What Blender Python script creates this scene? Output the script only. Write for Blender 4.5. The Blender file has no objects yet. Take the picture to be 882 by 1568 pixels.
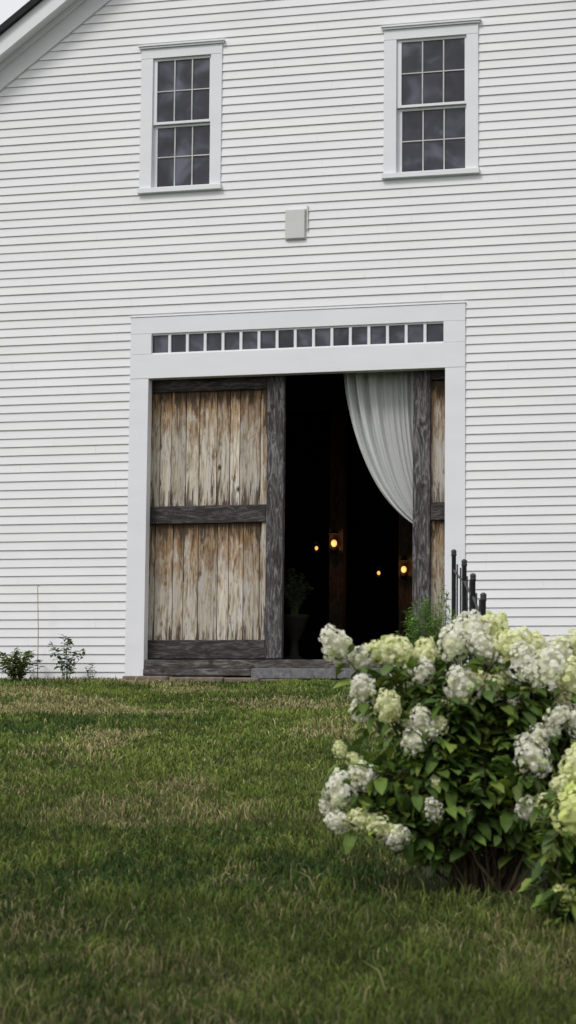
import bpy, math, random
import numpy as np
from mathutils import Vector, Matrix, Euler, noise

rng = np.random.default_rng(7)
random.seed(7)
scn = bpy.context.scene
COL = scn.collection

# ------------------------------------------------------------------ helpers
def empty(name, loc=(0, 0, 0)):
    o = bpy.data.objects.new(name, None)
    o.location = loc
    o.empty_display_size = 0.2
    COL.objects.link(o)
    return o

def obj_from(name, verts, faces, mat=None, parent=None, smooth=False, loc=None):
    me = bpy.data.meshes.new(name)
    me.from_pydata([tuple(v) for v in verts], [], faces)
    me.update()
    for p in me.polygons: p.use_smooth = smooth
    o = bpy.data.objects.new(name, me)
    COL.objects.link(o)
    if mat: me.materials.append(mat)
    if parent: o.parent = parent
    if loc: o.location = loc
    return o

def tri_mesh(name, V, F, C=None, mat=None, parent=None, smooth=False):
    me = bpy.data.meshes.new(name)
    V = np.ascontiguousarray(V, dtype=np.float32); F = np.ascontiguousarray(F, dtype=np.int32)
    me.vertices.add(len(V)); me.vertices.foreach_set('co', V.ravel())
    me.loops.add(len(F) * 3); me.loops.foreach_set('vertex_index', F.ravel())
    me.polygons.add(len(F))
    me.polygons.foreach_set('loop_start', np.arange(0, len(F) * 3, 3, dtype=np.int32))
    me.polygons.foreach_set('loop_total', np.full(len(F), 3, dtype=np.int32))
    me.update(calc_edges=True)
    me.polygons.foreach_set('use_smooth', np.full(len(F), smooth, dtype=bool))
    if C is not None:
        at = me.color_attributes.new('Col', 'FLOAT_COLOR', 'POINT')
        C4 = np.ones((len(V), 4), dtype=np.float32); C4[:, :3] = C
        at.data.foreach_set('color', C4.ravel())
    o = bpy.data.objects.new(name, me)
    COL.objects.link(o)
    if mat: me.materials.append(mat)
    if parent: o.parent = parent
    return o

def box(name, x0, x1, y0, y1, z0, z1, mat, parent=None, bevel=0.0):
    c = ((x0+x1)/2, (y0+y1)/2, (z0+z1)/2)
    hx, hy, hz = (x1-x0)/2, (y1-y0)/2, (z1-z0)/2
    vs = [(sx*hx, sy*hy, sz*hz) for sz in (-1, 1) for sy in (-1, 1) for sx in (-1, 1)]
    fs = [(0, 2, 3, 1), (4, 5, 7, 6), (0, 1, 5, 4), (2, 6, 7, 3), (0, 4, 6, 2), (1, 3, 7, 5)]
    o = obj_from(name, vs, fs, mat, parent, loc=c)
    if bevel:
        m = o.modifiers.new('bev', 'BEVEL'); m.width = bevel; m.segments = 2
    return o

def tube(path, radii, n=6):
    """verts, tris of a tube along path"""
    V = []; F = []
    P = [Vector(p) for p in path]
    for i, p in enumerate(P):
        d = (P[min(i+1, len(P)-1)] - P[max(i-1, 0)]).normalized()
        s = d.cross(Vector((0.3, 0.9, 0.1))).normalized()
        t = d.cross(s)
        for k in range(n):
            a = 2*math.pi*k/n
            V.append(p + (s*math.cos(a) + t*math.sin(a))*radii[i])
    for i in range(len(P)-1):
        for k in range(n):
            a = i*n+k; b = i*n+(k+1) % n; c = a+n; d2 = b+n
            F.append((a, b, d2)); F.append((a, d2, c))
    b0 = len(V); V.append(P[-1])
    for k in range(n): F.append(((len(P)-1)*n+k, (len(P)-1)*n+(k+1) % n, b0))
    return V, F

class Acc:
    def __init__(s): s.V = []; s.F = []; s.C = []; s.n = 0
    def add(s, V, F, c):
        V = np.array([tuple(v) for v in V], dtype=np.float32) if not isinstance(V, np.ndarray) else V
        F = np.array(F, dtype=np.int32)
        s.V.append(V); s.F.append(F+s.n)
        c = np.array(c, dtype=np.float32)
        s.C.append(np.tile(c, (len(V), 1)) if c.ndim == 1 else c)
        s.n += len(V)
    def make(s, name, mat, parent=None, smooth=False):
        return tri_mesh(name, np.concatenate(s.V), np.concatenate(s.F), np.concatenate(s.C), mat, parent, smooth)

# ------------------------------------------------------------------ materials
def newmat(name):
    m = bpy.data.materials.new(name); m.use_nodes = True
    nt = m.node_tree; b = nt.nodes['Principled BSDF']
    return m, nt, b
def nd(nt, t, **kw):
    n = nt.nodes.new(t)
    for k, v in kw.items(): setattr(n, k, v)
    return n
def ramp(nt, stops, fac):
    r = nd(nt, 'ShaderNodeValToRGB')
    el = r.color_ramp.elements
    while len(el) < len(stops): el.new(0.5)
    for e, (p, c) in zip(el, stops):
        e.position = p; e.color = (*c, 1) if len(c) == 3 else c
    nt.links.new(fac, r.inputs[0])
    return r.outputs[0]
def coords(nt, scale=(1, 1, 1), rand=False, kind='Object'):
    tc = nd(nt, 'ShaderNodeTexCoord'); mp = nd(nt, 'ShaderNodeMapping')
    mp.inputs['Scale'].default_value = scale
    src = tc.outputs[kind]
    if rand:
        oi = nd(nt, 'ShaderNodeObjectInfo'); ml = nd(nt, 'ShaderNodeMath', operation='MULTIPLY')
        ml.inputs[1].default_value = 37.0
        nt.links.new(oi.outputs['Random'], ml.inputs[0])
        ad = nd(nt, 'ShaderNodeVectorMath', operation='ADD')
        nt.links.new(src, ad.inputs[0]); nt.links.new(ml.outputs[0], ad.inputs[1]); src = ad.outputs[0]
    nt.links.new(src, mp.inputs['Vector'])
    return mp.outputs[0]
def noi(nt, vec, scale, detail=4, rough=0.55, dist=0.0):
    n = nd(nt, 'ShaderNodeTexNoise')
    n.inputs['Scale'].default_value = scale; n.inputs['Detail'].default_value = detail
    n.inputs['Roughness'].default_value = rough; n.inputs['Distortion'].default_value = dist
    nt.links.new(vec, n.inputs['Vector'])
    return n.outputs['Fac']
def mixc(nt, fac, a, b, mode='MIX'):
    m = nd(nt, 'ShaderNodeMix', data_type='RGBA', blend_type=mode)
    for s, v in ((m.inputs[0], fac), (m.inputs[6], a), (m.inputs[7], b)):
        if hasattr(v, 'is_linked') or hasattr(v, 'links'): nt.links.new(v, s)
        elif isinstance(v, (int, float)): s.default_value = v
        else: s.default_value = (*v, 1)
    return m.outputs[2]
def bump(nt, b, h, strength=0.3, dist=0.01):
    bp = nd(nt, 'ShaderNodeBump'); bp.inputs['Strength'].default_value = strength
    bp.inputs['Distance'].default_value = dist
    nt.links.new(h, bp.inputs['Height']); nt.links.new(bp.outputs[0], b.inputs['Normal'])

def white_paint(name, base, dirt=0.10, attr=False):
    m, nt, b = newmat(name)
    g = nd(nt, 'ShaderNodeNewGeometry')
    mp = nd(nt, 'ShaderNodeMapping'); mp.inputs['Scale'].default_value = (0.7, 0.7, 2.5)
    nt.links.new(g.outputs['Position'], mp.inputs['Vector'])
    n1 = noi(nt, mp.outputs[0], 1.6, 3, 0.6)
    c1 = ramp(nt, [(0.3, tuple(x*(1-dirt) for x in base)), (0.65, base)], n1)
    mp2 = nd(nt, 'ShaderNodeMapping'); mp2.inputs['Scale'].default_value = (3, 3, 14)
    nt.links.new(g.outputs['Position'], mp2.inputs['Vector'])
    n2 = noi(nt, mp2.outputs[0], 7, 3, 0.7)
    c2 = mixc(nt, ramp(nt, [(0.64, (0, 0, 0)), (0.82, (0.35,)*3)], n2), c1, (0.55, 0.54, 0.50))
    if attr:
        a = nd(nt, 'ShaderNodeVertexColor', layer_name='Col')
        c2 = mixc(nt, 1.0, c2, a.outputs[0], 'MULTIPLY')
    nt.links.new(c2, b.inputs['Base Color'])
    b.inputs['Roughness'].default_value = 0.6
    b.inputs['Specular IOR Level'].default_value = 0.3
    return m

M_SIDING = white_paint('white_clapboard_paint', (0.815, 0.812, 0.832), 0.05, attr=True)
M_TRIM = white_paint('white_trim_paint', (0.78, 0.782, 0.81), 0.05)
M_MUNTIN = white_paint('muntin_paint', (0.60, 0.60, 0.58), 0.25)

def wood_planks():
    m, nt, b = newmat('weathered_pine_planks')
    g = nd(nt, 'ShaderNodeNewGeometry'); oi = nd(nt, 'ShaderNodeObjectInfo')
    off = nd(nt, 'ShaderNodeMath', operation='MULTIPLY'); off.inputs[1].default_value = 51.0
    nt.links.new(oi.outputs['Random'], off.inputs[0])
    add = nd(nt, 'ShaderNodeVectorMath', operation='ADD')
    nt.links.new(g.outputs['Position'], add.inputs[0]); nt.links.new(off.outputs[0], add.inputs[1])
    def mp(s):
        q = nd(nt, 'ShaderNodeMapping'); q.inputs['Scale'].default_value = s
        nt.links.new(add.outputs[0], q.inputs['Vector']); return q.outputs[0]
    gr = noi(nt, mp((14, 14, 1.2)), 2.0, 5, 0.66, 1.4)
    base = ramp(nt, [(0.30, (0.13, 0.095, 0.065)), (0.41, (0.34, 0.27, 0.19)), (0.52, (0.56, 0.49, 0.39)), (0.70, (0.70, 0.66, 0.59))], gr)
    # grey bleach patches
    bl = noi(nt, mp((6, 6, 1.3)), 1.4, 4, 0.6, 0.6)
    base = mixc(nt, ramp(nt, [(0.47, (0, 0, 0)), (0.62, (0.65,)*3)], bl), base, (0.62, 0.60, 0.57))
    # golden brown weathering near the top of each panel (sheltered, unbleached)
    uv = nd(nt, 'ShaderNodeTexCoord')
    sep = nd(nt, 'ShaderNodeSeparateXYZ'); nt.links.new(uv.outputs['Generated'], sep.inputs[0])
    wob = noi(nt, mp((6, 6, 2.0)), 1.8, 5, 0.7, 0.8)
    ma = nd(nt, 'ShaderNodeMath', operation='MULTIPLY_ADD'); ma.inputs[1].default_value = 1.8; ma.inputs[2].default_value = -0.9
    nt.links.new(wob, ma.inputs[0])
    sm = nd(nt, 'ShaderNodeMath', operation='ADD'); nt.links.new(sep.outputs[2], sm.inputs[0]); nt.links.new(ma.outputs[0], sm.inputs[1])
    gold = ramp(nt, [(0.50, (0, 0, 0)), (0.72, (0.6,)*3), (0.92, (0.95,)*3)], sm.outputs[0])
    goldc = ramp(nt, [(0.32, (0.10, 0.05, 0.022)), (0.5, (0.29, 0.17, 0.078)), (0.68, (0.50, 0.36, 0.20))], gr)
    base = mixc(nt, gold, base, goldc)
    # dark rot streaks: at very top and towards bottom
    st = noi(nt, mp((10, 10, 1.1)), 1.6, 5, 0.72, 0.8)
    botm = nd(nt, 'ShaderNodeMapRange'); botm.inputs[1].default_value = 0.0; botm.inputs[2].default_value = 0.30
    botm.inputs[3].default_value = 0.16; botm.inputs[4].default_value = 0.0
    nt.links.new(sep.outputs[2], botm.inputs[0])
    topm = nd(nt, 'ShaderNodeMapRange'); topm.inputs[1].default_value = 0.78; topm.inputs[2].default_value = 1.0
    topm.inputs[3].default_value = 0.0; topm.inputs[4].default_value = 0.24
    nt.links.new(sep.outputs[2], topm.inputs[0])
    s1 = nd(nt, 'ShaderNodeMath', operation='ADD'); nt.links.new(st, s1.inputs[0]); nt.links.new(botm.outputs[0], s1.inputs[1])
    s2 = nd(nt, 'ShaderNodeMath', operation='ADD'); nt.links.new(s1.outputs[0], s2.inputs[0]); nt.links.new(topm.outputs[0], s2.inputs[1])
    base = mixc(nt, ramp(nt, [(0.57, (0, 0, 0)), (0.67, (0.88,)*3)], s2.outputs[0]), base, (0.055, 0.036, 0.024))
    # occasional knots
    vo = nd(nt, 'ShaderNodeTexVoronoi'); vo.inputs['Scale'].default_value = 1.0; vo.inputs['Randomness'].default_value = 1.0
    nt.links.new(mp((5.5, 5.5, 3.4)), vo.inputs['Vector'])
    kn = ramp(nt, [(0.05, (1,)*3), (0.18, (0, 0, 0))], vo.outputs['Distance'])
    sc = nd(nt, 'ShaderNodeSeparateColor'); nt.links.new(vo.outputs['Color'], sc.inputs[0])
    gt = nd(nt, 'ShaderNodeMath', operation='GREATER_THAN'); gt.inputs[1].default_value = 0.62
    nt.links.new(sc.outputs[0], gt.inputs[0])
    km = nd(nt, 'ShaderNodeMath', operation='MULTIPLY'); nt.links.new(kn, km.inputs[0]); nt.links.new(gt.outputs[0], km.inputs[1])
    base = mixc(nt, km.outputs[0], base, (0.07, 0.035, 0.018))
    # plank to plank tone
    tn = nd(nt, 'ShaderNodeMapRange'); tn.inputs[3].default_value = 0.72; tn.inputs[4].default_value = 1.10
    nt.links.new(oi.outputs['Random'], tn.inputs[0])
    base = mixc(nt, 1.0, base, tn.outputs[0], 'MULTIPLY')
    nt.links.new(base, b.inputs['Base Color'])
    b.inputs['Roughness'].default_value = 0.8; b.inputs['Specular IOR Level'].default_value = 0.2
    bump(nt, b, gr, 0.5, 0.006)
    return m
M_PLANK = wood_planks()

def dark_wood(name, c0, c1, c2, axis='z'):
    m, nt, b = newmat(name)
    s = (13, 13, 2.2) if axis == 'z' else (2.2, 13, 13)
    v = coords(nt, s, rand=True)
    gr = noi(nt, v, 1.5, 6, 0.74, 1.6)
    c = ramp(nt, [(0.38, c0), (0.5, c1), (0.62, c2)], gr)
    v2 = coords(nt, (5, 5, 5), rand=True)
    vo = nd(nt, 'ShaderNodeTexVoronoi'); vo.inputs['Scale'].default_value = 1.0
    nt.links.new(v2, vo.inputs['Vector'])
    c = mixc(nt, ramp(nt, [(0.10, (0.9,)*3), (0.22, (0, 0, 0))], vo.outputs['Distance']), c, (0.02, 0.012, 0.008))
    nt.links.new(c, b.inputs['Base Color']); b.inputs['Roughness'].default_value = 0.8
    bump(nt, b, gr, 0.6, 0.008)
    return m
M_FRAMEV = dark_wood('weathered_frame_wood_vertical', (0.018, 0.013, 0.013), (0.055, 0.048, 0.050), (0.20, 0.19, 0.195), 'z')
M_FRAMEH = dark_wood('weathered_frame_wood_horizontal', (0.012, 0.009, 0.009), (0.030, 0.024, 0.024), (0.10, 0.09, 0.09), 'x')
M_SILLW = dark_wood('weathered_sill_wood', (0.02, 0.017, 0.015), (0.065, 0.058, 0.053), (0.17, 0.16, 0.15), 'x')
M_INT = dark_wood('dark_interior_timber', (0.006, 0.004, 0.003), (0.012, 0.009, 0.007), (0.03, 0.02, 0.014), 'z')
M_POST = dark_wood('brown_timber_post', (0.02, 0.013, 0.008), (0.05, 0.032, 0.02), (0.09, 0.06, 0.04), 'z')

def simple(name, col, rough=0.7, spec=0.3, metal=0.0, nscale=12, var=0.3, bmp=0.1):
    m, nt, b = newmat(name)
    v = coords(nt); n = noi(nt, v, nscale, 5, 0.6)
    c = ramp(nt, [(0.3, tuple(x*(1-var) for x in col)), (0.7, tuple(min(1, x*(1+var*0.6)) for x in col))], n)
    nt.links.new(c, b.inputs['Base Color']); b.inputs['Roughness'].default_value = rough
    b.inputs['Specular IOR Level'].default_value = spec; b.inputs['Metallic'].default_value = metal
    bump(nt, b, n, bmp, 0.01)
    return m
M_STONE = simple('fieldstone_footing', (0.20, 0.155, 0.125), 0.85, 0.2, nscale=14, var=0.45, bmp=0.5)
M_SLAB = simple('granite_slab', (0.17, 0.17, 0.178), 0.8, 0.2, nscale=18, var=0.4, bmp=0.5)
M_IRON = simple('black_iron', (0.022, 0.022, 0.026), 0.5, 0.5, nscale=30, var=0.4)
M_SHINGLE = simple('dark_roof_shingles', (0.03, 0.03, 0.033), 0.9, 0.2, nscale=8, var=0.4)
M_VENT = simple('grey_vent_cover', (0.60, 0.60, 0.59), 0.6, 0.3, nscale=3, var=0.05)
M_POT = simple('dark_clay_pot', (0.02, 0.017, 0.015), 0.8)

def glass():
    m, nt, b = newmat('old_window_glass')
    g = nd(nt, 'ShaderNodeNewGeometry'); oi = nd(nt, 'ShaderNodeObjectInfo')
    n = noi(nt, g.outputs['Position'], 3.0, 2, 0.5, 0.5)
    ad = nd(nt, 'ShaderNodeMath', operation='MULTIPLY_ADD'); ad.inputs[1].default_value = 0.18; nt.links.new(oi.outputs['Random'], ad.inputs[0]); nt.links.new(n, ad.inputs[2])
    c = ramp(nt, [(0.42, (0.014, 0.014, 0.020)), (0.60, (0.032, 0.032, 0.046)), (0.82, (0.12, 0.12, 0.16))], ad.outputs[0])  # paler blotches painted into the colour stand in for reflections and curtains
    nt.links.new(c, b.inputs['Base Color'])
    b.inputs['Roughness'].default_value = 0.08; b.inputs['Specular IOR Level'].default_value = 0.5
    n2 = noi(nt, g.outputs['Position'], 6, 2, 0.5, 0.3)
    bump(nt, b, n2, 0.15, 0.02)
    return m
M_GLASS = glass()

def leafmat(name, trans=0.35, rough=0.5, spec=0.35, warm=(1.25, 1.25, 0.7), nz=35):
    m, nt, b = newmat(name)
    a = nd(nt, 'ShaderNodeVertexColor', layer_name='Col')
    c = a.outputs[0]
    if nz:
        g = nd(nt, 'ShaderNodeNewGeometry')
        n = noi(nt, g.outputs['Position'], nz, 2, 0.6)
        c = mixc(nt, 1.0, c, ramp(nt, [(0.3, (0.75,)*3), (0.7, (1.2,)*3)], n), 'MULTIPLY')
    nt.links.new(c, b.inputs['Base Color'])
    b.inputs['Roughness'].default_value = rough; b.inputs['Specular IOR Level'].default_value = spec
    if trans > 0:
        tr = nd(nt, 'ShaderNodeBsdfTranslucent')
        nt.links.new(mixc(nt, 1.0, c, warm, 'MULTIPLY'), tr.inputs[0])
        mx = nd(nt, 'ShaderNodeMixShader'); mx.inputs[0].default_value = trans
        out = nt.nodes['Material Output']
        nt.links.new(b.outputs[0], mx.inputs[1]); nt.links.new(tr.outputs[0], mx.inputs[2])
        nt.links.new(mx.outputs[0], out.inputs[0])
    return m
M_LEAF = leafmat('hydrangea_foliage', 0.30, spec=0.22, nz=0)
M_GRASS = leafmat('grass_blades', 0.0, 0.8, 0.08, nz=0)
M_PETAL = leafmat('flower_petals', 0.38, 0.8, 0.05, warm=(1, 1, 0.96), nz=0)
M_CLOTH = leafmat('sheer_curtain_cloth', 0.22, 0.9, 0.05, warm=(1, 1, 1), nz=0)
M_BARK = leafmat('shrub_stems', 0.0, 0.85, 0.15, nz=0)

# ------------------------------------------------------------------ ground
SL = 0.0936
def gz(x, y):
    """terrain: lawn climbs towards the barn, level behind it"""
    x = np.asarray(x, float); y = np.asarray(y, float)
    yy = np.minimum(y, 0.0)
    far = np.maximum(-yy-40, 0)
    z = SL*yy + SL*far*0.8
    z = z + 0.02*np.sin(x*1.3+y*0.6)*np.clip(-yy/3, 0, 1) + 0.016*np.sin(y*1.9-x*0.5)*np.clip(-yy/3, 0, 1)
    z = z + 0.02*np.sin(x*2.1+0.5)*np.exp(-((yy+1.2)/1.3)**2)*np.clip(-yy, 0, 1)
    return z

def ground():
    xs = np.unique(np.concatenate([np.array([-900, -400, -200, -100, -60, -40, -25, -15]), np.arange(-10, 14.01, 0.25), np.array([18, 25, 40, 60, 100, 200, 400, 900])]))
    ys = np.unique(np.concatenate([np.array([-900, -400, -200, -100, -60, -40, -30]), np.arange(-26, 2.01, 0.25), np.array([5, 10, 20, 40, 100, 300, 900])]))
    X, Y = np.meshgrid(xs, ys); Z = gz(X, Y)
    V = np.stack([X.ravel(), Y.ravel(), Z.ravel()], 1)
    nx = len(xs); F = []
    for j in range(len(ys)-1):
        for i in range(nx-1):
            a = j*nx+i; F.append((a, a+1, a+nx+1)); F.append((a, a+nx+1, a+nx))
    m, nt, b = newmat('lawn_soil_and_thatch')
    g = nd(nt, 'ShaderNodeNewGeometry')
    n1 = noi(nt, g.outputs['Position'], 0.9, 6, 0.65)
    n2 = noi(nt, g.outputs['Position'], 30, 5, 0.7)
    c = ramp(nt, [(0.35, (0.035, 0.05, 0.016)), (0.55, (0.06, 0.078, 0.026)), (0.7, (0.11, 0.11, 0.05))], n1)
    c = mixc(nt, 1.0, c, ramp(nt, [(0.3, (0.5,)*3), (0.7, (1.2,)*3)], n2), 'MULTIPLY')
    nt.links.new(c, b.inputs['Base Color']); b.inputs['Roughness'].default_value = 0.95
    b.inputs['Specular IOR Level'].default_value = 0.1
    bump(nt, b, n2, 0.8, 0.03)
    return tri_mesh('ground', V, F, None, m, smooth=True)
ground()

# smooth value noise, vectorised
def vnoise(x, y, seed=0):
    r = np.random.default_rng(seed).random((64, 64))
    xi = np.floor(x).astype(int); yi = np.floor(y).astype(int)
    fx = x-xi; fy = y-yi; fx = fx*fx*(3-2*fx); fy = fy*fy*(3-2*fy)
    g = lambda a, b: r[a % 64, b % 64]
    return (g(xi, yi)*(1-fx)+g(xi+1, yi)*fx)*(1-fy)+(g(xi, yi+1)*(1-fx)+g(xi+1, yi+1)*fx)*fy
def fbm(x, y, seed=0, o=4):
    s = 0; a = 0.5; t = 0
    for k in range(o):
        s = s+a*vnoise(x*2**k+k*13.7, y*2**k+k*7.1, seed+k); t += a; a *= 0.55
    return s/t

HB = (4.98, -14.80)   # hydrangea base
HB2 = (5.50, -15.55)
def grass():
    chunks = []
    for (y0, y1, dens, w, hh) in ((-19.2, -15.5, 3200, 0.0050, 0.058), (-15.5, -10.5, 2100, 0.0068, 0.052), (-10.5, 0.03, 1250, 0.0105, 0.046)):
        def xl(y): return -3.9+(-y/17.8)*7.8-0.9
        def xr(y): return 3.5+(-y/17.8)*2.4+0.9
        area = (y1-y0)*((xr(y0)-xl(y0))+(xr(y1)-xl(y1)))/2
        n = int(area*dens)
        y = rng.uniform(y0, y1, int(n*1.6))
        x = rng.uniform(0, 1, len(y)); ww = (xr(y)-xl(y))
        keep = rng.random(len(y)) < ww/ww.max()*0.98
        x = xl(y)+x*ww; x = x[keep][:n]; y = y[keep][:n]
        chunks.append((x, y, np.full(len(x), w), np.full(len(x), hh)))
    x = np.concatenate([c[0] for c in chunks]); y = np.concatenate([c[1] for c in chunks])
    w = np.concatenate([c[2] for c in chunks]); h = np.concatenate([c[3] for c in chunks])
    d1 = np.hypot((x-HB[0]-0.02)/0.42, (y-HB[1]-0.08)/0.40)+0.7*(fbm(x*5, y*5, 91)-0.5)
    keep = (d1 > 0.95) | (rng.random(len(x)) < 0.22)
    inside = (y > -0.36) & (x > -2.05) & (x < 2.15) & (rng.random(len(x)) < 0.92)
    keep &= ~inside
    x, y, w, h = x[keep], y[keep], w[keep], h[keep]
    n = len(x)
    # darker clumps, clippings, height variety
    big = fbm(x*0.55, y*0.75, 3); mid = fbm(x*1.0+y*0.2, y*0.8, 11); fine = fbm(x*6, y*5, 21)
    clump = fbm(x*2.6+3, y*2.2, 57); cl2 = fbm(x*11, y*8, 77, 2)
    h = h*(0.40+1.1*fine)*rng.uniform(0.6, 1.35, n)*(0.70+0.7*clump)
    tall = rng.random(n) < 0.03; h[tall] *= 1.7
    z = gz(x, y)-0.004
    ang = rng.uniform(0, 2*math.pi, n); lean = rng.uniform(0.1, 1.0, n)
    la = rng.uniform(0, 2*math.pi, n)+2.5*clump
    sx = np.cos(ang)*w/2; sy = np.sin(ang)*w/2
    dx = np.cos(la)*lean*h; dy = np.sin(la)*lean*h
    V = np.zeros((n, 5, 3), dtype=np.float32)
    V[:, 0] = np.stack([x-sx, y-sy, z], 1); V[:, 1] = np.stack([x+sx, y+sy, z], 1)
    V[:, 2] = np.stack([x-sx*0.85+dx*0.35, y-sy*0.85+dy*0.35, z+h*0.6], 1)
    V[:, 3] = np.stack([x+sx*0.85+dx*0.35, y+sy*0.85+dy*0.35, z+h*0.6], 1)
    V[:, 4] = np.stack([x+dx, y+dy, z+h*(1-0.25*lean)], 1)
    b = (np.arange(n)*5)[:, None]
    F = np.concatenate([b+np.array([[0, 1, 3]]), b+np.array([[0, 3, 2]]), b+np.array([[2, 3, 4]])], 1).reshape(-1, 3)
    green = np.array([0.125, 0.170, 0.036]); deep = np.array([0.052, 0.095, 0.022]); tan = np.array([0.36, 0.315, 0.155]); lime = np.array([0.20, 0.25, 0.055])
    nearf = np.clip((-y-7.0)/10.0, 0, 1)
    t = np.clip((big-0.40)*3.5, 0, 1)[:, None]
    c = deep*(1-t)+green*t
    tl = np.clip((fine-0.50)*3.5, 0, 0.8)[:, None]; c = c*(1-tl)+lime*tl
    dryp = np.clip((mid-0.48)*5.0, 0, 0.66)*(1-0.45*nearf)+0.06
    dry = (rng.random(n) < dryp)
    c[dry] = tan*rng.uniform(0.6, 1.15, (dry.sum(), 1))
    c = c*(0.45+0.75*clump+0.45*cl2)[:, None]
    c = c*rng.uniform(0.7, 1.3, (n, 1))
    c = c*(1-0.42*nearf[:, None])  # shade over the near lawn painted into the blade colour
    C = np.repeat(c[:, None, :], 5, 1)
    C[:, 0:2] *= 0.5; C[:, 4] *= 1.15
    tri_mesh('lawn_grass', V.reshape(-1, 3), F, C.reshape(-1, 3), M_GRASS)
grass()

# ------------------------------------------------------------------ barn
barn = empty('white_clapboard_barn')
PX, PZ, TS = 0.35, 10.4825, 0.73        # ridge x, frieze lower edge height at ridge, roof slope
EX0, EX1 = -6.0, 6.7
def rake_z(x): return PZ-abs(x-PX)*TS
def xlim(z):
    if z <= rake_z(EX0): return EX0, EX1
    w = (PZ-z)/TS
    return PX-w, PX+w

def bands(z0, z1, rects):
    """yield trapezoids (xl_bot, xr_bot, xl_top, xr_top, za, zb) of the gable wall with holes removed"""
    cuts = sorted({z0, z1} | {r[i] for r in rects for i in (2, 3) if z0 < r[i] < z1})
    for za, zb in zip(cuts[:-1], cuts[1:]):
        a0, a1 = xlim(za); b0, b1 = xlim(zb)
        hs = sorted([(r[0], r[1]) for r in rects if r[2] <= za+1e-6 and r[3] >= zb-1e-6])
        xs = []; cl, clt = a0, b0
        for h0, h1 in hs:
            xs.append((cl, h0, clt, h0)); cl = clt = h1
        xs.append((cl, a1, clt, b1))
        for q in xs: yield (*q, za, zb)

DOOR = (-1.79, 1.88, -0.3, 3.66)
TRANS = (-1.76, 1.86, 3.96, 4.215)
WINL = (-1.80, -1.05, 6.03, 7.67)
WINR = (1.28, 2.13, 6.03, 7.67)
# --- clapboards
CB = [(-1.99, 2.08, -0.3, 4.38), (-1.93, -0.92, 6.0, 7.80), (1.17, 2.25, 6.0, 7.80)]
pitch = 0.1065
acc_V = []; acc_F = []; acc_C = []
z = -0.22
while z < PZ:
    z1 = min(z+pitch, PZ-0.001)
    jit = rng.uniform(-0.0008, 0.0008); dz = rng.uniform(-0.0015, 0.0015)
    tone_row = rng.uniform(0.97, 1.0)
    for (a, b, c, d, za, zb) in list(bands(z, z1, CB)):
        js = [0.0]
        L = max(b-a, 0.01)
        p = rng.uniform(0.05, 1)*5/L
        while p < 1:
            js.append(p); p += rng.uniform(3.5, 5.5)/L
        js.append(1.0)
        for s0, s1 in zip(js[:-1], js[1:]):
            e = 0.0007/L
            s1e = s1-e if s1 < 1 else s1
            xa0, xa1 = a+(b-a)*s0, a+(b-a)*s1e
            xb0, xb1 = c+(d-c)*s0, c+(d-c)*s1e
            th = 0.019+rng.uniform(-0.0006, 0.0006)
            def yf(zz): return -0.003-(th-0.003)*(1-(zz-z)/pitch)+jit
            i = len(acc_V)
            acc_V += [(xa0, yf(za), za+dz), (xa1, yf(za), za+dz), (xb1, yf(zb), zb+dz+0.001), (xb0, yf(zb), zb+dz+0.001)]
            acc_F += [(i, i+1, i+2), (i, i+2, i+3)]
            t = tone_row*rng.uniform(0.985, 1.0)
            acc_C += [(t, t, t*rng.uniform(0.99, 1.0))]*4
            if za == z:
                i = len(acc_V)
                acc_V += [(xa0, yf(za), za+dz), (xa1, yf(za), za+dz), (xa0, 0.02, za+dz), (xa1, 0.02, za+dz)]
                acc_F += [(i, i+2, i+3), (i, i+3, i+1)]
                acc_C += [(0.8, 0.8, 0.8)]*4
    z = z1
    if z >= PZ-0.01: break
tri_mesh('clapboard_siding', np.array(acc_V), np.array(acc_F), np.array(acc_C), M_SIDING, barn)
# --- sheathing behind the boards, inside face
V = []; F = []
for (a, b, c, d, za, zb) in bands(-0.6, PZ-0.001, [DOOR, TRANS, WINL, WINR]):
    for yy in (0.03, 0.10):
        i = len(V); V += [(a, yy, za), (b, yy, za), (d, yy, zb), (c, yy, zb)]; F.append((i, i+1, i+2, i+3))
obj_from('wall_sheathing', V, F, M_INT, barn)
BL = 14.0
box('side_wall_west', EX0, EX0+0.12, 0.11, BL, -0.6, rake_z(EX0), M_TRIM, barn)
box('side_wall_east', EX1-0.12, EX1, 0.11, BL, -0.6, rake_z(EX1), M_TRIM, barn)
V = [(EX0, BL, -0.6), (EX1, BL, -0.6), (EX1, BL, rake_z(EX1)), (PX, BL, PZ), (EX0, BL, rake_z(EX0))]
obj_from('rear_gable', V, [(4, 3, 2, 1, 0)], M_TRIM, barn)
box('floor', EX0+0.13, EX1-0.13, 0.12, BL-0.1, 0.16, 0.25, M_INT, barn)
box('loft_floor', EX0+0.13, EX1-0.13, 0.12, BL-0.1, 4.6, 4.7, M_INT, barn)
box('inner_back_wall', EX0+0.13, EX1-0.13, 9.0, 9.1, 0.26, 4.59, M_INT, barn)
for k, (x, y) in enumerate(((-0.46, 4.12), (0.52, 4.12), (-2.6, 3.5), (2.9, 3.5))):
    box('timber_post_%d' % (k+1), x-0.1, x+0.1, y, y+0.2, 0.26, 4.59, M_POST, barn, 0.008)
box('tie_beam', -5.5, 5.5, 4.10, 4.34, 3.9, 4.15, M_INT, barn)

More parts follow.
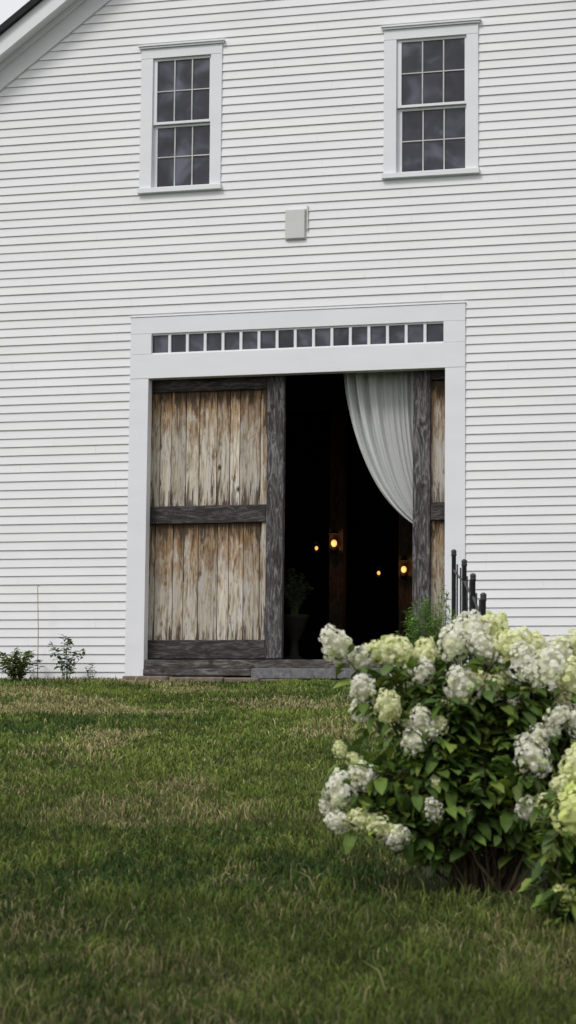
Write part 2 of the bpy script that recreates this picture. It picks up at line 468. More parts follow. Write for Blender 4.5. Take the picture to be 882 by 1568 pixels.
def rake_prism(name, o0, o1, y0, y1, mat, over=0.0):
    V = []; F = []
    for (xe, s) in ((EX0-over, -1), (EX1+over, 1)):
        i = len(V)
        ze = rake_z(xe)
        for yy in (y0, y1):
            V += [(xe, yy, ze+o0), (PX, yy, PZ+o0), (PX, yy, PZ+o1), (xe, yy, ze+o1)]
        F += [(i, i+1, i+2, i+3), (i+4, i+7, i+6, i+5), (i, i+4, i+5, i+1), (i+3, i+2, i+6, i+7), (i, i+3, i+7, i+4)]
    return obj_from(name, V, F, mat, barn)
rake_prism('rake_frieze_board', -0.02, 0.30, -0.045, 0.028, M_TRIM)
rake_prism('rake_bed_moulding', 0.22, 0.298, -0.085, -0.047, M_TRIM)
rake_prism('roof_deck_and_soffit', 0.30, 0.46, -0.30, BL+0.3, M_TRIM, 0.35)
rake_prism('rake_fascia', 0.25, 0.50, -0.335, -0.302, M_TRIM, 0.36)
rake_prism('roof_shingles', 0.505, 0.60, -0.40, BL+0.4, M_SHINGLE, 0.42)

# --- door surround
B = 0.004
box('casing_left', -2.03, -1.79, -0.032, 0.11, -0.02, 3.66, M_TRIM, barn, B)
box('casing_right', 1.88, 2.12, -0.032, 0.11, -0.06, 3.66, M_TRIM, barn, B)
box('header_lower', -2.03, 2.12, -0.034, 0.11, 3.662, 3.96, M_TRIM, barn, B)
box('header_upper', -2.03, 2.12, -0.034, 0.11, 4.215, 4.42, M_TRIM, barn, B)
box('header_end_left', -2.03, -1.76, -0.0335, 0.11, 3.961, 4.214, M_TRIM, barn, B)
box('header_end_right', 1.86, 2.12, -0.0335, 0.11, 3.961, 4.214, M_TRIM, barn, B)
box('drip_cap', -2.04, 2.13, -0.042, 0.0, 4.422, 4.436, M_TRIM, barn, B)
n = 16; wpx = (1.86+1.76)/n
for k in range(n):
    x0 = -1.76+k*wpx
    g = box('transom_pane_%d' % (k+1), x0+0.012, x0+wpx-0.012, 0.02, 0.026, 3.97, 4.205, M_GLASS, barn)
    g.rotation_euler = (rng.uniform(-0.02, 0.02), 0, rng.uniform(-0.02, 0.02))
    if k: box('transom_bar_%d' % k, x0-0.017, x0+0.017, -0.012, 0.03, 3.962, 4.213, M_TRIM, barn, 0.002)
box('transom_rail_bottom', -1.76, 1.86, -0.010, 0.031, 3.9605, 3.978, M_TRIM, barn)
box('transom_rail_top', -1.76, 1.86, -0.010, 0.031, 4.196, 4.2145, M_TRIM, barn)
box('transom_back', -1.76, 1.86, 0.05, 0.06, 3.962, 4.213, M_INT, barn)
# --- windows
def window(nm, r):
    x0, x1, z0, z1 = r
    w = empty(nm); w.parent = barn
    cw = 0.155
    box('casing_left', x0-cw, x0, -0.032, 0.10, z0, z1, M_TRIM, w, B)
    box('casing_right', x1, x1+cw*0.92, -0.032, 0.10, z0, z1, M_TRIM, w, B)
    box('casing_head', x0-cw, x1+cw*0.92, -0.034, 0.10, z1+0.001, z1+0.125, M_TRIM, w, B)
    box('head_cap', x0-cw-0.02, x1+cw*0.92+0.02, -0.06, 0.0, z1+0.127, z1+0.148, M_TRIM, w, B)
    box('head_crown', x0-cw-0.035, x1+cw*0.92+0.035, -0.075, 0.0, z1+0.150, z1+0.170, M_TRIM, w, B)
    box('sill', x0-cw-0.015, x1+cw*0.92+0.015, -0.07, 0.10, z0-0.062, z0-0.001, M_TRIM, w, B)
    zm = (z0+z1)/2+0.005
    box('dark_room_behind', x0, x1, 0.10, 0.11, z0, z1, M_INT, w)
    for (nm2, a, b, yg) in (('upper_sash', zm-0.02, z1, 0.022), ('lower_sash', z0, zm-0.022, 0.066)):
        s = 0.048 if x1-x0 < 0.8 else 0.055
        yo = yg-0.022
        box(nm2+'_stile_left', x0+0.001, x0+s, yo, yg+0.015, a, b, M_TRIM, w, 0.002)
        box(nm2+'_stile_right', x1-s*0.5, x1-0.001, yo, yg+0.015, a, b, M_TRIM, w, 0.002)
        box(nm2+'_rail_bottom', x0+s, x1-s*0.5, yo, yg+0.015, a, a+0.032, M_TRIM, w, 0.002)
        box(nm2+'_rail_top', x0+s, x1-s*0.5, yo, yg+0.015, b-0.03, b, M_TRIM, w, 0.002)
        gx0, gx1, gz0, gz1 = x0+s, x1-s*0.5, a+0.032, b-0.03
        for i in range(3):
            for j in range(2):
                px0 = gx0+(gx1-gx0)*i/3; px1 = gx0+(gx1-gx0)*(i+1)/3
                pz0 = gz0+(gz1-gz0)*j/2; pz1 = gz0+(gz1-gz0)*(j+1)/2
                g = box(nm2+'_pane_%d' % (i*2+j+1), px0+0.002, px1-0.002, yg, yg+0.004, pz0+0.002, pz1-0.002, M_GLASS, w)
                g.rotation_euler = (rng.uniform(-0.02, 0.02), 0, rng.uniform(-0.03, 0.03))
            if i: box(nm2+'_muntin_v%d' % i, gx0+(gx1-gx0)*i/3-0.007, gx0+(gx1-gx0)*i/3+0.007, yo+0.004, yg+0.012, gz0, gz1, M_MUNTIN, w)
        zc = (gz0+gz1)/2
        box(nm2+'_muntin_h', gx0, gx1, yo+0.006, yg+0.010, zc-0.006, zc+0.006, M_MUNTIN, w)
window('window_left', WINL)
window('window_right', WINR)
# --- vent box with conduit
vb = empty('vent_cover'); vb.parent = barn
box('cover', -0.075, 0.165, -0.055, 0.0, 5.30, 5.655, M_VENT, vb, 0.008)
box('flange', -0.085, 0.175, -0.028, 0.0, 5.29, 5.665, M_VENT, vb, 0.003)
box('conduit', 0.185, 0.20, -0.035, -0.018, 5.40, 5.70, M_VENT, vb, 0.002)

# --- sliding doors
def plank_panel(par, x0, x1, z0, z1, yf, tag, widths):
    x = x0; k = 0
    while x < x1-0.01:
        w = widths[k % len(widths)]*rng.uniform(0.92, 1.08); xe = min(x+w, x1)
        if x1-xe < 0.05: xe = x1
        o = box('plank_%s_%d' % (tag, k+1), x+0.0015, xe-0.006, yf+rng.uniform(0, 0.008), yf+0.03, z0, z1, M_PLANK, par, 0.003)
        x = xe; k += 1
dl = empty('sliding_barn_door'); dl.parent = barn
YD = 0.20
plank_panel(dl, -1.96, -0.325, 2.10, 3.55, YD, 'upper', [0.24, 0.15, 0.20, 0.17, 0.21, 0.16, 0.13])
plank_panel(dl, -1.96, -0.325, 0.30, 1.93, YD, 'lower', [0.21, 0.23, 0.14, 0.18, 0.24, 0.15, 0.20])
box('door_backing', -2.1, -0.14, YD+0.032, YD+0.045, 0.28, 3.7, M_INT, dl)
box('stile_right', -0.335, -0.12, YD-0.055, YD+0.03, 0.262, 3.72, M_FRAMEV, dl, 0.010)
box('edge_strip', -0.395, -0.337, YD-0.016, YD-0.002, 0.45, 3.52, M_PLANK, dl, 0.003)
box('stile_left', -2.16, -1.97, YD-0.045, YD+0.03, 0.262, 3.72, M_FRAMEV, dl, 0.008)
box('rail_top', -1.968, -0.337, YD-0.045, YD+0.03, 3.52, 3.72, M_FRAMEH, dl, 0.008)
box('rail_middle', -1.968, -0.337, YD-0.045, YD+0.03, 1.90, 2.115, M_FRAMEH, dl, 0.010)
box('rail_bottom', -1.968, -0.337, YD-0.045, YD+0.03, 0.262, 0.49, M_FRAMEH, dl, 0.008)
dr = empty('sliding_barn_door_right'); dr.parent = barn
plank_panel(dr, 1.66, 3.0, 2.10, 3.55, YD+0.02, 'upper', [0.19, 0.22, 0.16])
plank_panel(dr, 1.66, 3.0, 0.30, 1.93, YD+0.02, 'lower', [0.20, 0.18])
box('stile_left', 1.455, 1.665, YD-0.035, YD+0.05, 0.262, 3.72, M_FRAMEV, dr, 0.010)
box('rail_top', 1.667, 3.0, YD-0.02, YD+0.05, 3.56, 3.72, M_FRAMEH, dr, 0.008)
box('rail_middle', 1.667, 3.0, YD-0.02, YD+0.05, 1.89, 2.10, M_FRAMEH, dr, 0.008)
box('rail_bottom', 1.667, 3.0, YD-0.02, YD+0.05, 0.262, 0.48, M_FRAMEH, dr, 0.008)
box('door_track', -3.2, 3.2, 0.115, 0.15, 3.70, 3.78, M_IRON, barn, 0.003)

# --- threshold
ds = empty('door_step')
box('sill_beam', -1.785, 1.875, -0.02, 0.11, 0.14, 0.245, M_SILLW, ds, 0.010)
box('sill_beam_lower', -1.785, -0.42, -0.075, 0.10, 0.05, 0.138, M_SILLW, ds, 0.014)
for (nm, a, b_, yy) in (('granite_slab_1', -0.41, 0.62, -0.16), ('granite_slab_2', 0.63, 1.875, -0.15)):
    o = box(nm, a, b_, yy, 0.10, 0.015, 0.138, M_SLAB, ds, 0.012)
xs = -1.98; k = 0
while xs < 1.9:
    w = rng.uniform(0.3, 0.7); k += 1
    o = box('stone_%d' % k, xs, min(xs+w-0.015, 1.95), -0.20-rng.uniform(0, 0.10), 0.02, -0.12, 0.042+rng.uniform(-0.02, 0.012) - (0.045 if xs > -0.6 else 0), M_STONE, ds, 0.02)
    o.rotation_euler = (0, 0, rng.uniform(-0.05, 0.05)); xs += w

# --- curtain
def curtain():
    NU, NV = 200, 90; V = []; F = []; C = []
    for j in range(NV+1):
        s = j/NV
        for i in range(NU+1):
            u = i/NU
            xt = 0.55+1.15*u; xb = 1.70+0.10*u
            zt = 3.95; zb = 1.70+0.06*u
            g = 0.70*s**2.0+0.30*s**9
            x = xt+(xb-xt)*g
            z = zt+(zb-zt)*s - 0.10*math.sin(math.pi*s)*u
            a = (0.060*(1-s)+0.022)*(0.6+0.5*math.sin(u*7+1.0))
            uu = u**0.85
            ph = uu*2*math.pi*7+1.3*math.sin(u*9)+0.6*s
            y = 0.34+a*math.sin(ph)+0.020*math.sin(ph*2.3+s*3)*(1-0.6*s)
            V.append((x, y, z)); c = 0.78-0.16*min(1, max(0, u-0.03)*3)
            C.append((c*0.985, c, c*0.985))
    W = NU+1
    for j in range(NV):
        for i in range(NU):
            a = j*W+i; F += [(a, a+1, a+W+1), (a, a+W+1, a+W)]
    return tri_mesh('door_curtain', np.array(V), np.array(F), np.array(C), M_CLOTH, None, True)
curtain()

# --- lanterns
me_, nt, b = newmat('lit_candle_bulb')
b.inputs['Emission Color'].default_value = (1.0, 0.44, 0.13, 1); b.inputs['Emission Strength'].default_value = 1.3
b.inputs['Base Color'].default_value = (0.3, 0.15, 0.05, 1)
M_BULB = me_
def uv_sphere(name, c, r, mat, par, sz=1.0, seg=16):
    V = []; F = []; R = seg//2
    for j in range(R+1):
        th = math.pi*j/R
        for i in range(seg):
            ph = 2*math.pi*i/seg
            V.append((r*math.sin(th)*math.cos(ph), r*math.sin(th)*math.sin(ph), r*sz*math.cos(th)))
    for j in range(R):
        for i in range(seg):
            a = j*seg+i; b2 = j*seg+(i+1) % seg
            F.append((a, a+seg, b2+seg, b2))
    return obj_from(name, V, F, mat, par, True, loc=c)
def lathe(name, prof, mat, par, loc, seg=20):
    V = []; F = []
    for (r, zz) in prof:
        for i in range(seg):
            a = 2*math.pi*i/seg; V.append((r*math.cos(a), r*math.sin(a), zz))
    for j in range(len(prof)-1):
        for i in range(seg):
            a = j*seg+i; b2 = j*seg+(i+1) % seg
            F.append((a, b2, b2+seg, a+seg))
    return obj_from(name, V, F, mat, par, True, loc=loc)
def lantern(x, y, z, s, power):
    L = empty('candle_wall_lantern', (x, y, z))
    uv_sphere('flame_bulb', (0, 0, 0), 0.032*s, M_BULB, L, 1.2)
    lathe('cup', [(0.0, -0.10*s), (0.03*s, -0.10*s), (0.05*s, -0.06*s), (0.055*s, -0.05*s)], M_IRON, L, (0, 0, 0))
    box('bracket', -0.012*s, 0.012*s, 0.0, 0.11, -0.11*s, -0.085*s, M_IRON, L)
    lathe('cap', [(0.06*s, 0.10*s), (0.03*s, 0.13*s), (0.0, 0.16*s)], M_IRON, L, (0, 0, 0))
    ld = bpy.data.lights.new('lantern_light', 'POINT'); ld.energy = power; ld.color = (1, 0.5, 0.18); ld.shadow_soft_size = 0.04
    lo = bpy.data.objects.new('lantern_light', ld); lo.parent = L; lo.location = (0, -0.10, -0.02); COL.objects.link(lo)
lantern(-0.46, 4.0, 2.00, 1.3, 2.2)
lantern(0.52, 4.0, 1.63, 1.2, 2.2)
lantern(-1.02, 5.2, 2.05, 0.75, 0.3)
lantern(-0.15, 5.4, 1.70, 0.75, 0.3)

# ------------------------------------------------------------------ foliage tools
LV = np.array([(0, 0, 0), (0.35, 0, 0.03), (0.72, 0, 0.0), (1.0, 0, -0.10),
               (0.33, 0.25, 0.07), (0.70, 0.20, 0.02), (0.33, -0.25, 0.07), (0.70, -0.20, 0.02)])
LF = np.array([(0, 1, 4), (1, 2, 5), (1, 5, 4), (2, 3, 5), (0, 6, 1), (1, 7, 2), (1, 6, 7), (2, 7, 3)])
def add_leaf(acc, p, d, size, col, up=Vector((0, 0, 1)), wid=1.0, roll=None):
    d = Vector(d).normalized()
    s = up.cross(d)
    if s.length < 1e-3: s = Vector((1, 0, 0))
    s.normalize(); u = d.cross(s)
    r = random.uniform(-0.5, 0.5) if roll is None else roll
    s2 = s*math.cos(r)+u*math.sin(r); u2 = u*math.cos(r)-s*math.sin(r)
    M = np.array([d[:], (s2*wid)[:], u2[:]])
    droop = LV.copy(); droop[:, 2] -= random.uniform(0, 0.25)*droop[:, 0]**2
    V = (droop*size)@M+np.array(p[:])
    k = np.array(col)*random.uniform(0.65, 1.4)
    C = np.tile(k, (8, 1)); C[1:4] *= 1.15
    acc.add(V, LF, C)

def bez(p0, p1, p2, p3, n):
    out = []
    for i in range(n+1):
        t = i/n; a = (1-t)
        out.append(p0*a**3+p1*3*a*a*t+p2*3*a*t*t+p3*t**3)
    return out

# flower heads: panicles built as little bunches of four-petalled florets on a cone
def make_head(nm, elong, taper, nb, seed):
    random.seed(seed)
    A = Acc()
    V = []; F = []; seg = 10
    for j in range(7):
        th = math.pi*j/6
        tp = 1-taper*max(math.cos(th), -0.2)
        for i in range(seg):
            ph = 2*math.pi*i/seg
            V.append((0.66*tp*math.sin(th)*math.cos(ph), 0.66*tp*math.sin(th)*math.sin(ph), 0.70*elong*math.cos(th)))
    for j in range(6):
        for i in range(seg):
            a = j*seg+i; b2 = j*seg+(i+1) % seg
            F += [(a, a+seg, b2+seg), (a, b2+seg, b2)]
    A.add(V, F, (0.74, 0.74, 0.56))
    # bunches
    for m in range(nb):
        zz = 1-2*(m+0.5)/nb; ph = m*2.39996+random.uniform(-.4, .4); r = math.sqrt(max(0, 1-zz*zz))
        nrm = Vector((r*math.cos(ph), r*math.sin(ph), zz))
        tp = 1-taper*max(zz, -0.2)
        R = random.uniform(0.66, 0.86)
        cen = Vector((nrm.x*R*tp, nrm.y*R*tp, nrm.z*R*elong))
        br = random.uniform(0.20, 0.30)
        shade = random.uniform(0.92, 1.03)
        tint = np.array((0.93, 0.92, 0.82)) if random.random() < 0.8 else np.array((0.88, 0.91, 0.66))
        for q in range(9):
            dv = (nrm*0.9+Vector((random.gauss(0, .75), random.gauss(0, .75), random.gauss(0, .75)))).normalized()
            p = cen+dv*br*random.uniform(0.8, 1.15)
            nn = (dv+nrm*0.4+Vector((random.gauss(0, .2), random.gauss(0, .2), random.gauss(0, .2)))).normalized()
            s = nn.orthogonal().normalized(); t = nn.cross(s)
            rot = random.uniform(0, 3.14); fs = random.uniform(0.10, 0.155)
            base = tint*shade*random.uniform(0.95, 1.03)
            for w4 in range(4):
                a = rot+w4*math.pi/2
                dd = s*math.cos(a)+t*math.sin(a); e = nn.cross(dd)
                v = [p, p+dd*fs*0.6+e*fs*0.55+nn*0.02, p+dd*fs*1.05+nn*0.01, p+dd*fs*0.6-e*fs*0.55+nn*0.02]
                A.add(v, [(0, 3, 2), (0, 2, 1)], np.array([base*0.88, base, base, base]))
    return A.make(nm, M_PETAL)
HEADS = [make_head('flower_head_proto', e, tp, nb, sd) for e, tp, nb, sd in ((1.05, 0.15, 34, 1), (1.2, 0.25, 36, 2), (1.35, 0.35, 38, 3), (0.95, 0.10, 32, 4), (1.45, 0.40, 38, 5), (1.15, 0.3, 30, 6))]
HMESH = [h.data for h in HEADS]
def recolor(me, mul):
    m2 = me.copy(); a = m2.color_attributes['Col']
    c = np.zeros(len(m2.vertices)*4, dtype=np.float32); a.data.foreach_get('color', c)
    c = c.reshape(-1, 4); c[:, :3] *= np.array(mul); a.data.foreach_set('color', c.ravel()); return m2
LMESH = [recolor(m, (0.92, 0.98, 0.52)) for m in HMESH[:3]]
CMESH = [recolor(m, (0.98, 1.0, 0.74)) for m in HMESH[:4]]
for h in HEADS: bpy.data.objects.remove(h)

R_ = Vector((0.9645, 0.2637, 0)); W_ = Vector((0.2637, -0.9645, 0))  # shrub's own left-right and front directions
def hydrangea(name, base, heads, fills, leaf=0.085, seed=1):
    random.seed(seed)
    gz0 = float(gz(base[0], base[1]))
    E = empty(name, (base[0], base[1], gz0))
    leaves = Acc(); stems = Acc()
    greens = [(0.085, 0.145, 0.028), (0.115, 0.18, 0.036), (0.060, 0.11, 0.026), (0.18, 0.24, 0.052), (0.09, 0.135, 0.040)]
    def loc(u, h, w): return R_*u+W_*w+Vector((0, 0, h))
    def stem(tip, head, rr=0.006):
        a = random.uniform(0, 6.28); r0 = random.uniform(0.02, 0.11)
        p0 = Vector((math.cos(a)*r0+tip.x*0.10, math.sin(a)*r0+tip.y*0.10, -0.02))
        hz = max(tip.z, 0.15)
        p1 = p0+Vector((tip.x*random.uniform(-0.05, 0.35)+random.gauss(0, .05), tip.y*random.uniform(-0.05, 0.35)+random.gauss(0, .05), hz*random.uniform(0.3, 0.5)))
        p2 = Vector((tip.x*0.72+random.gauss(0, .03), tip.y*0.72+random.gauss(0, .03), tip.z+0.02-(0.0 if tip.z < .5 else 0.12)+(0.12 if tip.z < .5 else 0)))
        P = bez(p0, p1, p2, tip, 12)
        P = [p+Vector((random.gauss(0, .009), random.gauss(0, .009), random.gauss(0, .004))) for p in P]
        rad = [rr*(1.5-1.0*i/12) for i in range(13)]
        V, F = tube(P, rad, 5)
        stems.add(V, F, np.array((0.085, 0.062, 0.038))*random.uniform(0.5, 1.2))
        L = sum((P[i+1]-P[i]).length for i in range(12))
        nl = int(L/0.046); start = 0.36 if L > 0.5 else 0.15
        for k in range(nl):
            t = start+(1-start)*(k+0.5)/nl-0.02
            f = t*12; i = min(int(f), 11); p = P[i].lerp(P[i+1], f-i)
            d = (P[i+1]-P[i]).normalized()
            ax = d.orthogonal().normalized(); b2 = d.cross(ax); an = k*1.57+random.uniform(-.5, .5)
            for sgn in (1, -1):
                o = (ax*math.cos(an)+b2*math.sin(an))*sgn
                dd = (o+d*random.uniform(0.1, 0.6)+Vector((0, 0, random.uniform(-0.6, 0.25)))).normalized()
                pp = p+o*random.uniform(0.005, 0.05)
                tone = greens[random.randrange(len(greens))]
                add_leaf(leaves, pp, dd, leaf*random.uniform(0.55, 1.3)*(1.0-0.25*(t > .9)), tone)
    for (u, h, w, r, lime) in heads:
        tip = loc(u, h, w)
        stem(tip-Vector((0, 0, r*0.6)), True)
        ms = LMESH if lime == 1 else (CMESH if lime == 2 else HMESH); me = ms[random.randrange(len(ms))]
        o = bpy.data.objects.new('flower_head', me); COL.objects.link(o); o.parent = E
        o.location = tip; s = r*random.uniform(1.0, 1.12)
        o.scale = (s*random.uniform(0.95, 1.15), s, s*random.uniform(0.95, 1.15))
        out = Vector((tip.x*0.7+random.gauss(0, .2), tip.y*0.7, max(0.2, tip.z)*0.7)).normalized()
        q = out.to_track_quat('Z', 'Y'); o.rotation_mode = 'QUATERNION'
        o.rotation_quaternion = q @ Euler((random.gauss(0, .4), random.gauss(0, .4), random.uniform(0, 6.28))).to_quaternion()
    for (u, h, w) in fills:
        stem(loc(u, h, w), False, 0.004)
    leaves.make('leaves', M_LEAF, E)
    stems.make('stems', M_BARK, E)
    return E

cm = 0.01
raw = [(-68,109,10,6.8),(-57,103,5,5.5),(-50,106,-5,5.5),(-41,107,12,6.5),(-56,89,20,5.8),(-45,81,24,6),(-29,97,15,4.5),(-27,106,5,6),
(-15,110,10,8),(-6,116,5,8.5),(3,115,0,8),(-1,108,14,6.5),(11,109,12,7.5),(-12,91,24,7.5),(-5,93,18,5.5),(2,90,22,5.5),(7,93,14,5),(18,100,20,8.5),(26,98,24,8),
(34,107,8,7.5),(37,95,26,7),(42,110,5,7),(22,109,-5,6.5),(31,78,28,5.5),(39,75,26,5.5),(-30,76,26,5),(-34,66,30,5),(-22,73,24,3.8),(-27,70,26,3.5),(18,60,34,7),(21,68,30,5),
(-66,62,15,3),(-60,57,15,3.4),(-66,44,22,7),(-56,50,20,6),(-67,30,26,4.8),(-57,31,28,5),(-49,28,30,5),(-41,24,30,5),(-25,36,30,4),(-24,48,28,2.4),
(16,37,34,5.3),(24,38,34,5.5),(-9,34,25,3),(55,100,10,7),(62,82,5,7),(66,55,10,6),(54,66,24,6),(60,32,20,6),(72,95,-5,7),(10,105,-35,7),(-35,98,-35,6),(40,100,-35,7),(-10,95,-45,6),(-55,80,-30,5)]
heads = [(u*cm, h*cm, w*cm, r*cm, 2 if random.random() < 0.3 else 0) for (u, h, w, r) in raw]
# small side panicles tucked against the larger ones
for (u, h, w, r) in list(raw):
    if r > 5.4 and random.random() < 0.65:
        heads.append(((u+random.uniform(-10, 10))*cm, (h-random.uniform(1, 9))*cm, (w-3+random.uniform(-4, 5))*cm, random.uniform(2.8, 4.6)*cm, random.choice((0, 2))))
fills = []
random.seed(5)
while len(fills) < 92:
    u = random.uniform(-0.55, 0.70); h = random.uniform(0.34, 1.02); w = random.uniform(-0.42, 0.36)
    e = ((u-0.10)/0.60)**2+((h-0.70)/0.40)**2+(w/0.45)**2
    if e < 1.0 and not (u < -0.32 and 0.62 < h < 0.8): fills.append((u, h, w))
for _ in range(18):
    fills.append((random.uniform(-0.62, -0.25), random.uniform(0.30, 0.57), random.uniform(0.0, 0.3)))
for _ in range(8):
    fills.append((random.uniform(0.25, 0.7), random.uniform(0.2, 0.5), random.uniform(0.0, 0.3)))
hydrangea('hydrangea_bush', HB, heads, fills, 0.098, 3)
raw2 = [(-6,14,12,4,1),(4,12,10,4,1),(-3,47,15,9.5,1),(5,56,8,8.5,1),(-12,32,14,3.4,1),(0,66,2,7,2),(10,72,0,7,0),(17,56,5,7,1),(-6,58,5,5,2),(20,42,10,7,0),(28,62,-5,7,0)]
fills2 = [(random.uniform(-0.20, 0.4), random.uniform(0.03, 0.50), random.uniform(-0.25, 0.25)) for _ in range(44)]
hydrangea('hydrangea_bush.001', HB2, [(a*cm, b*cm, c*cm, d*cm, e) for a, b, c, d, e in raw2], fills2, 0.09, 8)

# ------------------------------------------------------------------ iron fence
fence = empty('iron_garden_fence')
FP = [(4.71, -12.68, -0.01), (4.34, -11.24, 0.21), (4.10, -10.29, 0.41), (3.86, -9.33, 0.59), (3.60, -8.38, 0.75)]
for k, (x, y, zt) in enumerate(FP):
    g0 = float(gz(x, y))-0.05; r = 0.017
    lathe('post_%d' % (k+1), [(r, g0), (r, zt-0.055), (r*1.25, zt-0.05), (r*1.25, zt-0.040), (r*1.1, zt-0.03), (r*1.25, zt-0.022), (r*1.15, zt-0.010), (r*0.6, zt-0.003), (0, zt)], M_IRON, fence, (x, y, 0))
for k in range(4):
    a = FP[k]; b_ = FP[k+1]
    for off in (0.16, 0.85):
        V, F = tube([(a[0], a[1], a[2]-off), ((a[0]+b_[0])/2, (a[1]+b_[1])/2, (a[2]+b_[2])/2-off-0.012), (b_[0], b_[1], b_[2]-off)], [0.009]*3, 6)
        obj_from('rail_%d_%d' % (k+1, int(off*100)), V, F, M_IRON, fence)
    for t in (0.33, 0.66):
        x = a[0]+(b_[0]-a[0])*t; y = a[1]+(b_[1]-a[1])*t; zz = a[2]+(b_[2]-a[2])*t
        V, F = tube([(x, y, zz-1.05), (x, y, zz-0.5), (x, y, zz-0.09)], [0.007]*3, 6)
        obj_from('picket_%d_%d' % (k+1, int(t*100)), V, F, M_IRON, fence)

# ------------------------------------------------------------------ other plants
def feathery(name, x, y, h, rad, n, cols, leaf, seed, lean=0.0, wid=0.35, step=0.022, hmin=0.55):
    random.seed(seed)
    g0 = float(gz(x, y)); E = empty(name, (x, y, g0)); A = Acc(); S = Acc()
    for k in range(n):
        a = random.uniform(0, 6.28); rr = rad*math.sqrt(random.random())
        hh = h*random.uniform(hmin, 1.0)*(1-0.25*(rr/rad)**2)
        tip = Vector((math.cos(a)*rr+lean*hh, math.sin(a)*rr, hh))
        P = bez(Vector((math.cos(a)*0.04, math.sin(a)*0.04, 0)), Vector((tip.x*.2, tip.y*.2, hh*.5)), Vector((tip.x*.7, tip.y*.7, hh*.85)), tip, 8)
        V, F = tube(P, [0.004-0.003*i/8 for i in range(9)], 4); S.add(V, F, (0.07, 0.09, 0.03))
        m = int(hh/step)
        for q in range(m):
            t = 0.2+0.8*q/m; f = t*8; i = min(int(f), 7); p = P[i].lerp(P[i+1], f-i)
            d = Vector((random.gauss(0, 1), random.gauss(0, 1), random.uniform(-0.1, 0.8))).normalized()
            add_leaf(A, p, d, leaf*random.uniform(0.6, 1.3), cols[random.randrange(len(cols))], wid=wid)
    A.make('leaves', M_LEAF, E); S.make('stems', M_BARK, E)
    return E
feathery('feathery_garden_shrub', 3.74, -10.0, 1.30, 0.25, 100, [(0.12, 0.23, 0.045), (0.09, 0.18, 0.035), (0.16, 0.27, 0.06)], 0.05, 11, step=0.018, hmin=0.85)
feathery('feathery_garden_shrub.001', 3.66, -9.1, 1.5, 0.09, 16, [(0.14, 0.22, 0.06), (0.10, 0.16, 0.04)], 0.05, 12)
feathery('foundation_shrub', -3.26, -0.42, 0.40, 0.36, 42, [(0.09, 0.14, 0.04), (0.15, 0.21, 0.05), (0.05, 0.09, 0.025)], 0.075, 13, wid=1.0)
feathery('wall_sapling', -2.62, -0.45, 0.58, 0.25, 11, [(0.08, 0.12, 0.05), (0.06, 0.09, 0.035)], 0.075, 14, wid=1.0)
feathery('wall_sapling.001', -2.32, -0.40, 0.26, 0.10, 6, [(0.08, 0.12, 0.05)], 0.05, 15, wid=1.0)
# interior potted plant
E = feathery('potted_fern', -0.27, 1.25, 0.62, 0.26, 30, [(0.07, 0.09, 0.055), (0.11, 0.14, 0.09)], 0.07, 16, wid=0.6)
E.location.z = 0.85
lathe('pedestal_urn', [(0.0, -0.59), (0.14, -0.59), (0.14, -0.55), (0.06, -0.5), (0.05, -0.32), (0.10, -0.25), (0.17, -0.05), (0.19, 0.0), (0.16, 0.0), (0.0, -0.02)], M_POT, E, (0, 0, 0))
# thin stake beside the wall
st = Acc()
V, F = tube([(-3.06, -0.25, -0.05), (-3.065, -0.25, 0.6), (-3.085, -0.25, 1.12)], [0.006, 0.0055, 0.005], 6); st.add(V, F, (0.36, 0.26, 0.2))
V, F = tube([(-3.085, -0.25, 1.12), (-3.075, -0.25, 1.14), (-3.06, -0.25, 1.12)], [0.005, 0.005, 0.004], 6); st.add(V, F, (0.36, 0.26, 0.2))
st.make('garden_stake', M_BARK)

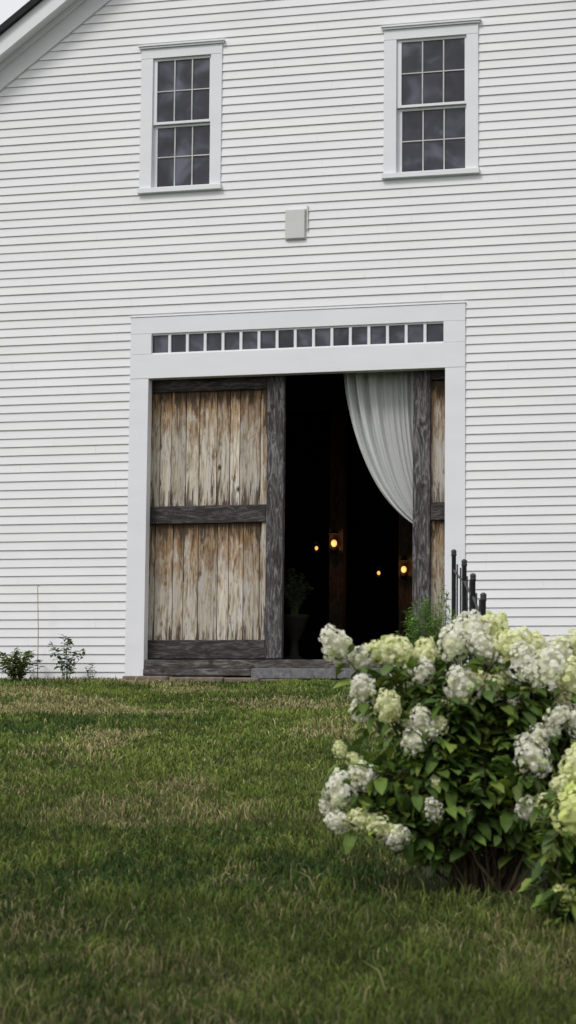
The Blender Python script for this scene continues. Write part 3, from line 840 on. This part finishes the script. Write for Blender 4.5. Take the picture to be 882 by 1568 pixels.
# ------------------------------------------------------------------ light
w = bpy.data.worlds.new('World'); scn.world = w; w.use_nodes = True
nt = w.node_tree; bg = nt.nodes['Background']
sky = nt.nodes.new('ShaderNodeTexSky'); sky.sky_type = 'NISHITA'; sky.sun_disc = False
SUN_EL, SUN_AZ = math.radians(48), math.radians(205)
sky.sun_elevation = SUN_EL; sky.sun_rotation = SUN_AZ
sky.dust_density = 3.0; sky.air_density = 1.0
hs = nt.nodes.new('ShaderNodeHueSaturation'); hs.inputs['Saturation'].default_value = 0.35
nt.links.new(sky.outputs[0], hs.inputs['Color'])
# high overcast veil
tc = nt.nodes.new('ShaderNodeTexCoord')
cn = noi(nt, tc.outputs['Generated'], 2.2, 5, 0.6)
veil = ramp(nt, [(0.3, (6.4, 6.5, 6.75)), (0.7, (7.6, 7.65, 7.8))], cn)
mixv = mixc(nt, 0.75, hs.outputs[0], veil)
nt.links.new(mixv, bg.inputs[0])
bg.inputs[1].default_value = 0.135
sun = bpy.data.lights.new('sun', 'SUN'); sun.energy = 1.5; sun.angle = math.radians(16); sun.color = (1.0, 0.975, 0.94)
so = bpy.data.objects.new('sun', sun); COL.objects.link(so)
dirv = Vector((math.sin(SUN_AZ)*math.cos(SUN_EL), math.cos(SUN_AZ)*math.cos(SUN_EL), math.sin(SUN_EL)))
so.rotation_euler = dirv.to_track_quat('Z', 'Y').to_euler(); so.location = (0, -10, 20)

# ------------------------------------------------------------------ camera
cam = bpy.data.cameras.new('camera'); co = bpy.data.objects.new('camera', cam); COL.objects.link(co)
Mr = Matrix(((0.96454, 0.01875, 0.26325), (0.26373, -0.10604, -0.95875), (0.00994, 0.99419, -0.10722)))
co.matrix_world = Matrix.Translation((6.7239, -24.5628, -0.7492)) @ Mr.to_4x4()
cam.sensor_fit = 'VERTICAL'; cam.sensor_height = 36; cam.lens = 3300/1568*36
cam.clip_end = 3000
cam.dof.use_dof = True; cam.dof.focus_distance = 23.0; cam.dof.aperture_fstop = 5.6
scn.camera = co
scn.view_settings.view_transform = 'Standard'; scn.view_settings.look = 'None'; scn.view_settings.exposure = 0
